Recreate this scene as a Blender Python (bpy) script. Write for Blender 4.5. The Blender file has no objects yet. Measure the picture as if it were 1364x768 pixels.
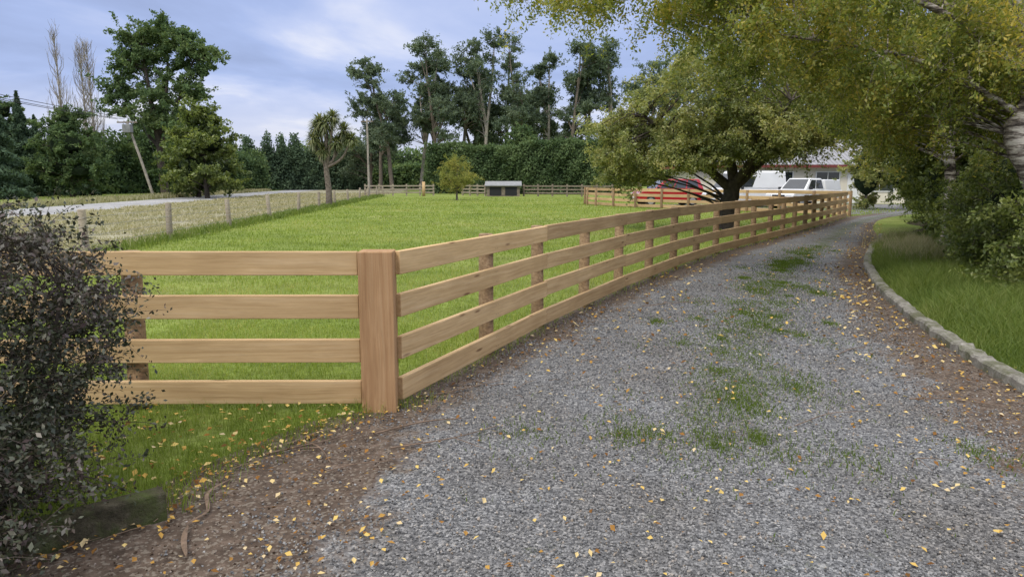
import bpy, math, numpy as np
from mathutils import Vector, Matrix
rng = np.random.default_rng(11)
scene = bpy.context.scene
COL = scene.collection

# ------------------------------------------------------------------ helpers
def link(o):
    COL.objects.link(o); return o

def make_mesh(name, V, Fs, mats=None, rnd=None, smooth=False, loc=(0,0,0), parent=None, extra=None):
    V = np.asarray(V, dtype=np.float32)
    if not isinstance(Fs, list): Fs = [Fs]
    Fs = [np.asarray(f, dtype=np.int32) for f in Fs if len(f)]
    me = bpy.data.meshes.new(name)
    me.vertices.add(len(V)); me.vertices.foreach_set("co", V.ravel())
    loops = np.concatenate([f.ravel() for f in Fs])
    counts = np.concatenate([np.full(len(f), f.shape[1], dtype=np.int32) for f in Fs])
    starts = np.concatenate([[0], np.cumsum(counts)[:-1]]).astype(np.int32)
    me.loops.add(len(loops)); me.loops.foreach_set("vertex_index", loops)
    me.polygons.add(len(counts)); me.polygons.foreach_set("loop_start", starts)
    me.polygons.foreach_set("loop_total", counts)
    me.polygons.foreach_set("use_smooth", np.full(len(counts), smooth, dtype=bool))
    me.update(calc_edges=True)
    if rnd is not None:
        a = me.attributes.new("rnd", 'FLOAT', 'POINT'); a.data.foreach_set("value", np.asarray(rnd, dtype=np.float32))
    if extra:
        for k, v in extra.items():
            a = me.attributes.new(k, 'FLOAT', 'POINT'); a.data.foreach_set("value", np.asarray(v, dtype=np.float32))
    if mats: me.materials.append(mats)
    o = bpy.data.objects.new(name, me); o.location = loc
    if parent: o.parent = parent
    return link(o)

def empty(name, loc=(0,0,0), rotz=0):
    o = bpy.data.objects.new(name, None); o.location = loc; o.rotation_euler = (0,0,rotz)
    o.empty_display_size = .3
    return link(o)

def catmull(P, n=8):
    P = np.asarray(P, float); out = []
    Q = np.vstack([2*P[0]-P[1], P, 2*P[-1]-P[-2]])
    for i in range(1, len(Q)-2):
        p0,p1,p2,p3 = Q[i-1],Q[i],Q[i+1],Q[i+2]
        for k in range(n):
            t = k/n
            out.append(.5*((2*p1)+(-p0+p2)*t+(2*p0-5*p1+4*p2-p3)*t*t+(-p0+3*p1-3*p2+p3)*t**3))
    out.append(P[-1]); return np.array(out)

def smooth_noise(x,y,s=1.0,seed=0):
    r=np.random.default_rng(seed); v=0
    for k in range(6):
        a=r.random()*6.28; f=s*(1+k*.7); v=v+np.sin((x*np.cos(a)+y*np.sin(a))*f+r.random()*6.28)/(1+k*.4)
    return v/3
def noise3(P,s,seed=0):
    r=np.random.default_rng(seed); v=0
    for k in range(7):
        d=r.normal(size=3); d/=np.linalg.norm(d); v=v+np.sin(P@d*s*(1+k*.45)+r.random()*6.28)
    return v/3.2

class NT:
    def __init__(s, name):
        s.m = bpy.data.materials.new(name); s.m.use_nodes = True
        s.t = s.m.node_tree; s.t.nodes.clear()
        s.out = s.t.nodes.new('ShaderNodeOutputMaterial')
    def n(s, typ, **kw):
        nd = s.t.nodes.new('ShaderNode'+typ)
        for k, v in kw.items(): setattr(nd, k, v)
        return nd
    def l(s, a, b): s.t.links.new(a, b)
    def noise(s, scale, vec=None, detail=4, rough=.55):
        nd = s.n('TexNoise'); nd.inputs['Scale'].default_value = scale
        nd.inputs['Detail'].default_value = detail; nd.inputs['Roughness'].default_value = rough
        if vec is not None: s.l(vec, nd.inputs['Vector'])
        return nd.outputs['Fac']
    def ramp(s, fac, stops, interp='LINEAR'):
        nd = s.n('ValToRGB'); cr = nd.color_ramp; cr.interpolation = interp
        while len(cr.elements) < len(stops): cr.elements.new(.5)
        for e, (p, c) in zip(cr.elements, stops):
            e.position = p; e.color = (c[0], c[1], c[2], 1) if hasattr(c, '__len__') else (c, c, c, 1)
        s.l(fac, nd.inputs['Fac']); return nd.outputs['Color']
    def mix(s, fac, a, b, mode='MIX'):
        nd = s.n('MixRGB', blend_type=mode)
        for v, k in ((fac, 0), (a, 1), (b, 2)):
            if hasattr(v, 'links'): s.l(v, nd.inputs[k])
            elif hasattr(v, '__len__'): nd.inputs[k].default_value = (v[0], v[1], v[2], 1)
            else: nd.inputs[k].default_value = v if k == 0 else (v, v, v, 1)
        return nd.outputs[0]
    def math(s, op, a, b=0.0, clamp=False):
        nd = s.n('Math', operation=op); nd.use_clamp = clamp
        for v, k in ((a, 0), (b, 1)):
            if hasattr(v, 'links'): s.l(v, nd.inputs[k])
            else: nd.inputs[k].default_value = v
        return nd.outputs[0]
    def pos(s): return s.n('NewGeometry').outputs['Position']
    def obj(s): return s.n('TexCoord').outputs['Object']
    def attr(s, name): return s.n('Attribute', attribute_name=name).outputs['Fac']
    def mapping(s, vec, scale=(1,1,1), rot=(0,0,0)):
        nd = s.n('Mapping'); s.l(vec, nd.inputs['Vector']); nd.inputs['Scale'].default_value = scale
        nd.inputs['Rotation'].default_value = rot
        return nd.outputs[0]
    def bump(s, h, strength=.5, dist=.02):
        nd = s.n('Bump'); s.l(h, nd.inputs['Height']); nd.inputs['Strength'].default_value = strength
        nd.inputs['Distance'].default_value = dist; return nd.outputs[0]
    def principled(s, color, rough=.8, spec=.3, normal=None, metallic=0.0, coat=0.0, finish=True):
        p = s.n('BsdfPrincipled')
        if hasattr(color, 'links'): s.l(color, p.inputs['Base Color'])
        else: p.inputs['Base Color'].default_value = (*color, 1)
        p.inputs['Roughness'].default_value = rough
        p.inputs['Specular IOR Level'].default_value = spec
        p.inputs['Metallic'].default_value = metallic
        p.inputs['Coat Weight'].default_value = coat
        if normal is not None: s.l(normal, p.inputs['Normal'])
        if finish: s.l(p.outputs[0], s.out.inputs['Surface'])
        return p

def leaf_mat(name, cols, transl=.3, gloss=0.0, rough=.5, k_=1.0):
    t = NT(name)
    k = len(cols)
    c = t.ramp(t.attr("rnd"), [(i/(k-1), tuple(min(.9,v*k_) for v in cc)) for i, cc in enumerate(cols)])
    p = t.n('BsdfDiffuse'); t.l(c, p.inputs['Color']); sh = p.outputs[0]
    if gloss:
        g = t.n('BsdfGlossy'); g.inputs['Roughness'].default_value = rough; g.inputs['Color'].default_value=(.95,.95,.9,1)
        m2 = t.n('MixShader'); m2.inputs[0].default_value = gloss; t.l(sh, m2.inputs[1]); t.l(g.outputs[0], m2.inputs[2]); sh = m2.outputs[0]
    if transl:
        tr = t.n('BsdfTranslucent'); t.l(t.mix(1.0, c, (1.4, 1.4, .8), 'MULTIPLY'), tr.inputs['Color'])
        ms = t.n('MixShader'); ms.inputs[0].default_value = transl
        t.l(sh, ms.inputs[1]); t.l(tr.outputs[0], ms.inputs[2]); sh = ms.outputs[0]
    t.l(sh, t.out.inputs['Surface'])
    return t.m

def plain(name, col, rough=.7, spec=.3, var=.25, nscale=8, bump=0, coat=0, metallic=0):
    t = NT(name)
    nz = t.ramp(t.noise(nscale, t.obj(), 5), [(.3, 1-var), (.7, 1+var)])
    c = t.mix(1.0, col, nz, 'MULTIPLY')
    nm = t.bump(t.noise(nscale*3, t.obj(), 5), bump, .02) if bump else None
    t.principled(c, rough, spec, nm, metallic, coat)
    return t.m

# ------------------------------------------------------------------ materials
M = {}
M['birch_leaf'] = leaf_mat('birch_leaf', [(.09,.125,.025),(.155,.195,.038),(.23,.255,.055),(.31,.30,.07),(.48,.38,.08)], .48, .05, k_=1.08)
M['round_leaf'] = leaf_mat('round_leaf', [(.10,.13,.045),(.17,.20,.07),(.24,.265,.09),(.31,.31,.11),(.36,.33,.12)], .4, .05, k_=1.08)
M['shrub_leaf'] = leaf_mat('shrub_leaf', [(.05,.075,.02),(.09,.125,.03),(.145,.185,.045),(.22,.25,.065)], .38, .06, k_=1.15)
M['euc_leaf'] = leaf_mat('eucalypt_leaf', [(.06,.085,.062),(.09,.12,.08),(.14,.17,.11)], .3, k_=1.4)
M['far_leaf'] = leaf_mat('far_leaf', [(.06,.095,.05),(.09,.135,.06),(.145,.185,.08)], .28, k_=1.3)
M['hedge_leaf'] = leaf_mat('hedge_leaf', [(.045,.075,.035),(.075,.11,.05),(.11,.15,.065)], .2, k_=1.3)
M['conifer'] = leaf_mat('conifer_leaf', [(.045,.07,.048),(.065,.098,.06),(.09,.128,.075)], .15, k_=1.35)
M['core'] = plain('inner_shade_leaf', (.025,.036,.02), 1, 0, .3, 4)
M['olive_leaf'] = leaf_mat('olive_leaf', [(.14,.17,.05),(.24,.26,.08),(.38,.34,.10)], .35)
M['cab_leaf'] = leaf_mat('cabbage_leaf', [(.10,.13,.05),(.15,.19,.07),(.28,.27,.12)], .3, .08)
M['bush_leaf'] = leaf_mat('bush_leaf', [(.016,.022,.012),(.033,.043,.022),(.062,.066,.038),(.068,.045,.046),(.13,.12,.10)], .12, .05, .4, k_=1.1)
M['grass'] = leaf_mat('grass_blade', [(.125,.18,.03),(.20,.27,.05),(.28,.34,.075),(.41,.40,.15)], .35)
M['long_grass'] = leaf_mat('long_grass_blade', [(.06,.10,.018),(.105,.155,.027),(.155,.21,.04),(.25,.26,.085)], .32, .03)
M['dry_grass'] = leaf_mat('dry_grass_blade', [(.17,.18,.085),(.27,.26,.15),(.38,.35,.23),(.46,.42,.30)], .3)
M['litter'] = leaf_mat('litter_leaf', [(.12,.06,.025),(.28,.14,.04),(.48,.30,.08),(.62,.46,.15),(.56,.45,.28)], .1)
M['moss'] = leaf_mat('weed_leaf', [(.06,.095,.02),(.10,.15,.028),(.17,.21,.05)], .3)
M['dead'] = plain('dead_twig', (.17,.12,.085), .85, .2, .4, 20, .4)
M['bark'] = plain('tree_bark', (.15,.125,.10), .9, .15, .45, 9, .8)
M['bark_dark'] = plain('dark_bark', (.075,.062,.052), .9, .15, .4, 9, .8)
M['bark_grey'] = plain('grey_bark', (.30,.27,.23), .85, .15, .4, 2, .3)

t = NT('birch_bark')
b = t.ramp(t.noise(3.5, t.mapping(t.obj(), (1,1,5)), 6, .7), [(.40, (.05,.04,.035)), (.50, (.24,.20,.17)), (.60, (.62,.57,.50))])
t.principled(b, .75, .2, t.bump(t.noise(14, t.obj(), 6), .7, .03)); M['birch_bark'] = t.m

def timber(name, a, b, c, kd=.13):
    t = NT(name)
    ri = t.n('ObjectInfo').outputs['Random']
    o = t.obj()
    off = t.n('VectorMath', operation='ADD'); t.l(o, off.inputs[0])
    cmb = t.n('CombineXYZ')
    for i in range(3): t.l(t.math('MULTIPLY', ri, 37.0+11*i), cmb.inputs[i])
    t.l(cmb.outputs[0], off.inputs[1]); v = off.outputs[0]
    wv = t.n('VectorMath', operation='ADD'); t.l(v, wv.inputs[0])
    wn = t.n('TexNoise'); wn.inputs['Scale'].default_value = 1.3; wn.inputs['Detail'].default_value = 2; t.l(v, wn.inputs['Vector'])
    ws = t.n('VectorMath', operation='SCALE'); t.l(wn.outputs['Color'], ws.inputs[0]); ws.inputs['Scale'].default_value = .05
    t.l(ws.outputs[0], wv.inputs[1]); v2 = wv.outputs[0]
    g = t.noise(1, t.mapping(v2, (.8, 40, 40)), 6, .6)
    col = t.ramp(g, [(.30, a), (.5, b), (.70, c)])
    fine = t.noise(1, t.mapping(v2, (4, 160, 160)), 4, .7)
    col = t.mix(1.0, col, t.ramp(fine, [(.3, .86), (.7, 1.09)]), 'MULTIPLY')
    big = t.noise(1, t.mapping(v, (1.3, 4, 4)), 4, .6)
    col = t.mix(1.0, col, t.ramp(big, [(.3, (.82,.79,.75)), (.7, (1.08,1.08,1.07))]), 'MULTIPLY')
    vo = t.n('TexVoronoi'); t.l(t.mapping(v, (1.5, 8, 8)), vo.inputs['Vector']); vo.inputs['Scale'].default_value = 1
    kn = t.ramp(vo.outputs['Distance'], [(.06, .85), (kd, 0.0)])
    col = t.mix(kn, col, (.15,.08,.04))
    col = t.mix(1.0, col, t.ramp(ri, [(0, (.84,.82,.80)), (1, (1.12,1.10,1.05))]), 'MULTIPLY')
    t.principled(col, .8, .18, t.bump(g, .3, .004))
    return t.m
M['rail'] = timber('rail_timber', (.44,.30,.155), (.55,.39,.215), (.62,.46,.28))
M['corner'] = timber('corner_timber', (.34,.20,.105), (.42,.26,.14), (.48,.32,.185))
M['post'] = timber('post_timber', (.19,.13,.085), (.31,.215,.13), (.42,.31,.20))
M['oldpost'] = timber('old_post_timber', (.22,.19,.15), (.35,.31,.25), (.45,.40,.33))

def ground_mat(name, cols, small=14, big=.25, bumpd=.03, spots=None):
    t = NT(name); p = t.pos()
    c = t.ramp(t.noise(big, p, 6, .6), [(.3, cols[0]), (.5, cols[1]), (.7, cols[2])])
    if spots is not None:
        c = t.mix(t.ramp(t.noise(.8, p, 6, .7), [(.5, 0.0), (.62, .8)]), c, spots)
    c = t.mix(1.0, c, t.ramp(t.noise(small, p, 8, .7), [(.3, .5), (.7, 1.4)]), 'MULTIPLY')
    c = t.mix(1.0, c, t.ramp(t.noise(1.3, p, 5, .6), [(.3, .72), (.7, 1.2)]), 'MULTIPLY')
    t.principled(c, .95, .1, t.bump(t.noise(small*2, p, 6, .7), .8, bumpd)); return t.m
M['lawn'] = ground_mat('lawn', [(.13,.18,.035),(.185,.235,.052),(.245,.265,.085)])
M['verge'] = ground_mat('verge', [(.20,.20,.11),(.33,.31,.21),(.27,.25,.18)], 5, .4, .03, (.15,.13,.085))
M['soil'] = ground_mat('soil', [(.04,.033,.02),(.06,.05,.028),(.08,.07,.035)], 20, .6)
M['asphalt'] = ground_mat('road_seal', [(.27,.27,.27),(.33,.33,.33),(.36,.35,.34)], 9, .15, .005)

t = NT('drive_surface'); p = t.pos()
vo = t.n('TexVoronoi'); t.l(p, vo.inputs['Vector']); vo.inputs['Scale'].default_value = 70
sep = t.n('SeparateColor'); t.l(vo.outputs['Color'], sep.inputs[0])
grav = t.ramp(sep.outputs[0], [(0,(.078,.080,.084)),(.45,(.155,.158,.163)),(.8,(.235,.238,.242)),(1,(.35,.35,.345))])
grav = t.mix(1.0, grav, t.ramp(t.noise(1.1, p, 4), [(.3, (.84,.79,.74)), (.7, 1.1)]), 'MULTIPLY')
mo = t.ramp(t.math('ADD', t.noise(2.6, p, 7, .72), t.math('MULTIPLY', t.attr('moss'), .20)), [(.60, 0.0), (.74, .75)])
grav = t.mix(mo, grav, (.095,.115,.045))
dirt = t.ramp(t.noise(9, p, 8, .75), [(.3,(.038,.027,.020)),(.5,(.09,.065,.048)),(.7,(.175,.13,.10))])
sp = t.ramp(sep.outputs[1], [(.74, 0.0), (.84, 1.0)])
dirt = t.mix(t.math('MULTIPLY', sp, .7), dirt, (.21,.18,.145))
f = t.math('ADD', t.attr('gravel'), t.math('MULTIPLY', t.math('SUBTRACT', t.noise(2.2, p, 8, .75), .5), 1.7))
f = t.ramp(f, [(.36, 0.0), (.66, 1.0)])
c = t.mix(f, dirt, grav)
h = t.mix(f, t.noise(50, p, 4, .7), t.ramp(vo.outputs['Distance'], [(0, 1.0), (.7, 0.0)]))
t.principled(c, .85, .2, t.bump(h, .9, .012)); M['drive'] = t.m

t = NT('gravel_stone')
c = t.ramp(t.attr('rnd'), [(0,(.088,.090,.094)),(.35,(.155,.158,.163)),(.7,(.225,.228,.232)),(.92,(.30,.302,.302)),(.96,(.24,.19,.14)),(1,(.43,.41,.38))])
c = t.mix(1.0, c, t.ramp(t.noise(1.1, t.pos(), 4), [(.3, (.88,.84,.79)), (.7, 1.08)]), 'MULTIPLY')
t.principled(c, .85, .15); M['stone'] = t.m
M['dirtstone'] = leaf_mat('dirt_clod', [(.04,.028,.02),(.09,.064,.046),(.16,.12,.09),(.26,.22,.19)], 0)

t = NT('mossy_concrete'); p = t.pos()
c = t.ramp(t.noise(16, p, 8, .7), [(.3,(.13,.12,.10)),(.55,(.26,.245,.21)),(.75,(.38,.36,.32))])
c = t.mix(t.ramp(t.noise(3.5, p, 6, .7), [(.46, 0.0), (.6, .75)]), c, (.085,.09,.04))
t.principled(c, .92, .15, t.bump(t.noise(35, p, 6, .7), .9, .015)); M['kerb'] = t.m
t = NT('mossy_timber'); p = t.pos()
c = t.ramp(t.noise(12, p, 8, .7), [(.3,(.03,.027,.018)),(.55,(.085,.075,.05)),(.75,(.18,.16,.12))])
c = t.mix(t.ramp(t.noise(5, p, 6, .7), [(.42, 0.0), (.6, .7)]), c, (.075,.10,.028))
t.principled(c, .95, .1, t.bump(t.noise(30, p, 6, .7), .9, .02)); M['sleeper'] = t.m

M['wall'] = plain('cream_wall', (.66,.61,.50), .8, .2, .06, 3)
M['roofgrey'] = plain('iron_roof', (.25,.25,.265), .6, .3, .1, 2)
M['fascia'] = plain('red_fascia', (.16,.035,.03), .5, .4, .1, 3)
M['glass'] = plain('window_glass', (.025,.03,.035), .08, .8, .2, 2)
M['frame'] = plain('window_frame', (.7,.7,.68), .5, .4, .05, 3)
M['redpaint'] = plain('red_paint', (.36,.008,.015), .25, .5, .05, 2, coat=.6)
M['whitepaint'] = plain('white_paint', (.74,.75,.76), .3, .5, .04, 2, coat=.5)
M['tyre'] = plain('tyre_rubber', (.02,.02,.02), .85, .2, .2, 8)
M['metal'] = plain('hub_metal', (.45,.45,.46), .4, .5, .1, 8, metallic=.6)
M['black'] = plain('black_trim', (.02,.02,.022), .6, .3, .1, 5)
M['lamp_red'] = plain('tail_lamp', (.35,.01,.01), .2, .5, .1, 5)
M['lamp_clear'] = plain('head_lamp', (.65,.67,.7), .12, .7, .1, 5)
M['greymetal'] = plain('galvanised', (.22,.225,.225), .65, .2, .2, 3)
M['shedwood'] = plain('shed_boards', (.20,.165,.125), .85, .2, .3, 4)
M['wire'] = plain('fence_wire', (.25,.25,.25), .5, .4, .1, 3)

# ------------------------------------------------------------------ geometry generators
class Tubes:
    def __init__(s): s.V=[]; s.F=[]; s.n=0
    def add(s, P, R, sides=6):
        P = np.asarray(P, float); R = np.asarray(R, float); k = len(P)
        T = np.gradient(P, axis=0); T /= np.linalg.norm(T, axis=1)[:,None]+1e-9
        ref = np.array([1.,0,0]) if abs(T[0,0]) < .8 else np.array([0,1.,0])
        A = np.cross(T, ref); A /= np.linalg.norm(A, axis=1)[:,None]+1e-9
        B = np.cross(T, A)
        th = np.arange(sides)*2*np.pi/sides
        ring = P[:,None,:] + R[:,None,None]*(np.cos(th)[None,:,None]*A[:,None,:]+np.sin(th)[None,:,None]*B[:,None,:])
        s.V.append(ring.reshape(-1,3))
        i = np.arange(k-1)[:,None]*sides; j = np.arange(sides)[None,:]; j2=(j+1)%sides
        f = np.stack([i+j, i+j2, i+sides+j2, i+sides+j], -1).reshape(-1,4)+s.n
        s.F.append(f); s.n += k*sides
    def mesh(s, name, mat, loc=(0,0,0), parent=None, smooth=True):
        if not s.V: return None
        return make_mesh(name, np.vstack(s.V)-np.array(loc), np.vstack(s.F), mat, smooth=smooth,
                         loc=(0,0,0) if parent else loc, parent=parent)

def norm(a): return a/(np.linalg.norm(a, axis=-1, keepdims=True)+1e-9)

def leaf_quads(P, s, asp=.5, droop=0, r=rng, cs=1.0, cw=.28):
    n = len(P); a = r.normal(size=(n,3)); a[:,2] -= droop; a = norm(a)
    b = norm(np.cross(a, r.normal(size=(n,3))))
    S = (s*(.55+.9*r.random(n)))[:,None]
    V = np.stack([P+a*S, P+b*S*asp, P-a*S, P-b*S*asp], 1).reshape(-1,3)
    F = np.arange(4*n).reshape(n,4)
    v = np.clip(r.random(n)*.75+.12+cw*noise3(P,cs,3), 0, 1)
    return V, F, np.repeat(v, 4)

def blob(c, rad, r, sub=2, amp=.25):
    import bmesh
    bm = bmesh.new(); bmesh.ops.create_icosphere(bm, subdivisions=sub, radius=1)
    V = np.array([v.co[:] for v in bm.verts]); F = np.array([[v.index for v in f.verts] for f in bm.faces]); bm.free()
    ph = r.random(3)*6
    k = 1+amp*(np.sin(V[:,0]*3.1+ph[0])+np.sin(V[:,1]*3.7+ph[1])+np.sin(V[:,2]*4.1+ph[2]))/2
    return V*k[:,None]*np.array(rad)+np.array(c), F

def tree(name, loc, trunks, lobes, leaf, n_leaf, mat_leaf, mat_bark, seed=0, twigs=6, clump=.6, droop=0,
         limb=.05, sides=6, twiggeo=.008, core=0, leafdroop=.0, asp=.5, limbs=True, rnd_bias=0):
    r = np.random.default_rng(seed); loc = np.array(loc, float)
    E = empty(name, loc); T = Tubes(); TP=[]
    for tr in trunks:
        tr = catmull(np.array(tr, float), 5)
        tr[:, :2] += (r.random((len(tr),2))-.5)*tr[:,3:4]*.25
        T.add(tr[:,:3], tr[:,3], max(sides,8)); TP.append(tr)
    TP = np.vstack(TP)
    LP=[]; CV=[]; CF=[]; cn=0
    tot = sum(l[6] for l in lobes); per = max(2, int(n_leaf/(tot*twigs)))
    for lb in lobes:
        c = np.array(lb[:3]); R = np.array(lb[3:6])
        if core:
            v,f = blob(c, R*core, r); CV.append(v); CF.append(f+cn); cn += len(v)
        for i in range(lb[6]):
            d = norm(r.normal(size=3)); C = c + d*R*(.35+.65*r.random()**.5)
            if C[2] < .15: C[2] = .15+r.random()*.3
            if limbs:
                dist = np.linalg.norm(TP[:,:3]-C, axis=1)+1.2*np.maximum(0, TP[:,2]-C[2]+.25*np.linalg.norm(TP[:,:2]-C[:2],axis=1))
                k = int(np.argmin(dist)); P0 = TP[k,:3]; D = np.linalg.norm(C-P0)
                P1 = P0*.5+C*.5+np.array([0,0,.16*D])+r.normal(size=3)*.07*D
                tt = np.linspace(0,1,7)[:,None]
                pts = (1-tt)**2*P0+2*tt*(1-tt)*P1+tt*tt*C
                r0 = min(limb*(.6+.1*D), TP[k,3]*.7)
                T.add(pts, np.linspace(r0, r0*.25, 7), 5)
            for j in range(twigs):
                E2 = C + r.normal(size=3)*clump*np.array([1,1,.75]) - np.array([0,0,droop*r.random()])
                if twiggeo and limbs:
                    mid = (C+E2)/2+np.array([0,0,.12*clump+droop*.12])
                    T.add([C,mid,E2], [twiggeo, twiggeo*.7, twiggeo*.3], 3)
                    u = r.random(per)[:,None]**.7
                    q = (1-u)**2*C+2*u*(1-u)*mid+u*u*E2
                else:
                    u = r.random(per)[:,None]**.7; q = C+(E2-C)*u
                LP.append(q+r.normal(size=(per,3))*clump*.16)
    LP = np.vstack(LP); LP = LP[LP[:,2] > .03]
    V,F,a = leaf_quads(LP, leaf, asp, leafdroop, r, cs=1.6/max(clump,.3)*.6)
    a = np.clip(a+rnd_bias, 0, 1)
    make_mesh('foliage', V-loc, F, mat_leaf, rnd=a, parent=E)
    T.mesh('trunk_and_branches', mat_bark, loc, E)
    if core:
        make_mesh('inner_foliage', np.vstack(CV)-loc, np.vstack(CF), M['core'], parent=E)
    return E

def box_arr(x0,x1,y0,y1,z0,z1):
    V = np.array([[x,y,z] for z in (z0,z1) for y in (y0,y1) for x in (x0,x1)], float)
    F = np.array([[0,2,3,1],[4,5,7,6],[0,1,5,4],[2,6,7,3],[0,4,6,2],[1,3,7,5]])
    return V,F
def box(name, x0,x1,y0,y1,z0,z1, mat, parent=None, bevel=0, loc=(0,0,0), rot=(0,0,0)):
    V,F = box_arr(x0,x1,y0,y1,z0,z1); o = make_mesh(name, V, F, mat, parent=parent, loc=loc); o.rotation_euler = rot
    if bevel:
        m = o.modifiers.new('bevel','BEVEL'); m.width = bevel; m.segments = 2
    return o
def cyl(name, r, h, mat, loc, parent=None, sides=18, rot=(0,0,0), r2=None, bevel=0):
    th = np.arange(sides)*2*np.pi/sides; r2 = r if r2 is None else r2
    V = np.vstack([np.c_[np.cos(th)*r, np.sin(th)*r, np.zeros(sides)], np.c_[np.cos(th)*r2, np.sin(th)*r2, np.full(sides,h)]])
    i = np.arange(sides); j=(i+1)%sides
    me = bpy.data.meshes.new(name)
    me.from_pydata(V.tolist(), [], [[a,b,b+sides,a+sides] for a,b in zip(i.tolist(),j.tolist())]+[list(range(sides))[::-1], list(range(sides,2*sides))])
    me.materials.append(mat); o = bpy.data.objects.new(name, me); o.location = loc; o.rotation_euler = rot
    if parent: o.parent = parent
    for p_ in me.polygons: p_.use_smooth = len(p_.vertices)==4
    if bevel:
        m = o.modifiers.new('bevel','BEVEL'); m.width = bevel; m.segments = 2; m.limit_method='ANGLE'
    return link(o)

# ------------------------------------------------------------------ layout curves (metres)
xL_pts = np.array([(-3.4,-8),(-3.3,2.0),(-3.0,2.25),(-2.3,2.85),(-1.80,3.28),(-1.86,3.6),(-1.68,4.0),(-1.26,4.75),(-.9,5.0),(.5,8.25),(2.3,11.9),(4.5,15.8),(7.1,19.7),(10.6,25),(15.6,33),(22,39.5)])
kerb_pts = catmull([(3.6,-8),(3.65,0),(3.75,3),(3.99,5.37),(4.41,7.2),(5.1,9.46),(5.95,11.7),(7.1,14.3),(8.86,17.6),(10.5,20.4),(13.4,26.5),(17.2,32.5),(24,39.5)], 6)
gL_pts = np.array([(-.85,-8),(-.8,2.8),(-.5,5),(.2,6.5),(.95,8.1),(1.7,9.7),(2.55,11.3),(4.3,14.5),(5.7,16.8),(8.3,20.8),(11,25),(15.9,32.5),(22.2,39.5)])
gR_pts = np.array([(2.5,-8),(2.6,2.8),(2.9,4.2),(3.4,5.9),(4.05,8.2),(5.1,11),(6.5,14.2),(8.4,17.6),(10,20.4),(13.0,26.5),(16.9,32.5),(23.7,39.5)])
fx = lambda P: (lambda y: np.interp(y, P[:,1], P[:,0]))
xL, xR, gL, gR = fx(xL_pts), fx(kerb_pts), fx(gL_pts), fx(gR_pts)

n = 60
gx = np.sign(np.linspace(-1,1,n))*np.abs(np.linspace(-1,1,n))**3*1500; gy = gx.copy()
X,Y = np.meshgrid(gx,gy); V = np.c_[X.ravel(),Y.ravel(),np.zeros(n*n)]
i = (np.arange(n-1)[:,None]*n+np.arange(n-1)[None,:]).ravel()
make_mesh('ground', V, np.c_[i,i+1,i+n+1,i+n], M['lawn'])

ys = np.concatenate([np.arange(-8,2,.5), np.arange(2,14,.12), np.arange(14,39.6,.4)])
nc = 50; u = np.linspace(0,1,nc)
x0 = xL(ys)-.12; x1 = xR(ys)
X = x0[:,None]+(x1-x0)[:,None]*u[None,:]; Y = np.repeat(ys[:,None],nc,1)
g = np.clip((X-gL(Y))/.8+.5,-.3,1.3); g2 = np.clip((gR(Y)-X)/1.0+.5,-.3,1.3); g = np.minimum(g,g2)
mid_=gL(Y)+(gR(Y)-gL(Y))*.58
mo_=np.exp(-((X-mid_)/.42)**2)*np.clip((Y-4)/2,0.15,1)
V = np.c_[X.ravel(),Y.ravel(),np.full(X.size,.004)]
i = (np.arange(len(ys)-1)[:,None]*nc+np.arange(nc-1)[None,:]).ravel()
make_mesh('gravel_driveway', V, np.c_[i,i+1,i+nc+1,i+nc], M['drive'], extra={'gravel': g.ravel(), 'moss': mo_.ravel()})
V = np.array([(8.5,47,.008),(13,39.5,.008),(16,34.6,.008),(20,36.5,.008),(34,42,.008),(34,49.8,.008),(8.5,49.8,.008)])
me = bpy.data.meshes.new('parking_area'); me.from_pydata(V.tolist(),[],[list(range(7))]); me.materials.append(M['drive'])
a = me.attributes.new('gravel','FLOAT','POINT'); a.data.foreach_set('value',[1.2]*7)
link(bpy.data.objects.new('parking_area', me))

ys = np.arange(-8,34,.5); k = xR(ys)
X = np.c_[k+1.5+.3*np.sin(ys*1.3), k+2.5, k+12]; Y = np.repeat(ys[:,None],3,1)
V = np.c_[X.ravel(),Y.ravel(),np.full(X.size,.004)]; i = (np.arange(len(ys)-1)[:,None]*3+np.arange(2)[None,:]).ravel()
make_mesh('soil_bed', V, np.c_[i,i+1,i+4,i+3], M['soil'])

def strip(name, xa, xb, y0, y1, z, mat, n=40):
    ys = np.linspace(y0,y1,n); A = xa(ys); B = xb(ys)
    V = np.c_[np.c_[A,B].ravel(), np.repeat(ys,2), np.full(2*n,z)]
    i = np.arange(n-1)*2; return make_mesh(name, V, np.c_[i,i+1,i+3,i+2], mat)
wf = lambda y: -9.3-.077*(y-15)
rdR = lambda y: -22.6-.116*(y-37)
strip('verge', lambda y: rdR(y)-.3, lambda y: wf(y)+.3*np.sin(y*.9), 2, 130, .004, M['verge'], 200)
strip('road', lambda y: rdR(y)-5.5, rdR, -30, 400, .008, M['asphalt'])

kp = kerb_pts[(kerb_pts[:,1]>-4)&(kerb_pts[:,1]<22)]
kp = catmull(kp, 3); T = norm(np.gradient(kp,axis=0)); N = np.c_[T[:,1],-T[:,0]]
prof = [(-.005,-.02),(-.005,.075),(.015,.095),(.12,.10),(.135,.08),(.14,-.02)]
V=[]
for k_,(p_,n_) in enumerate(zip(kp,N)):
    jit = .008*rng.normal(); jz=.007*rng.normal()
    for a_,z_ in prof: V.append((p_[0]+n_[0]*(a_+jit), p_[1]+n_[1]*(a_+jit), z_+(jz if z_>0 else 0)))
m_=len(prof); i=(np.arange(len(kp)-1)[:,None]*m_+np.arange(m_-1)[None,:]).ravel()
make_mesh('concrete_kerb', V, np.c_[i,i+m_,i+m_+1,i+1], M['kerb'], smooth=False)

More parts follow.
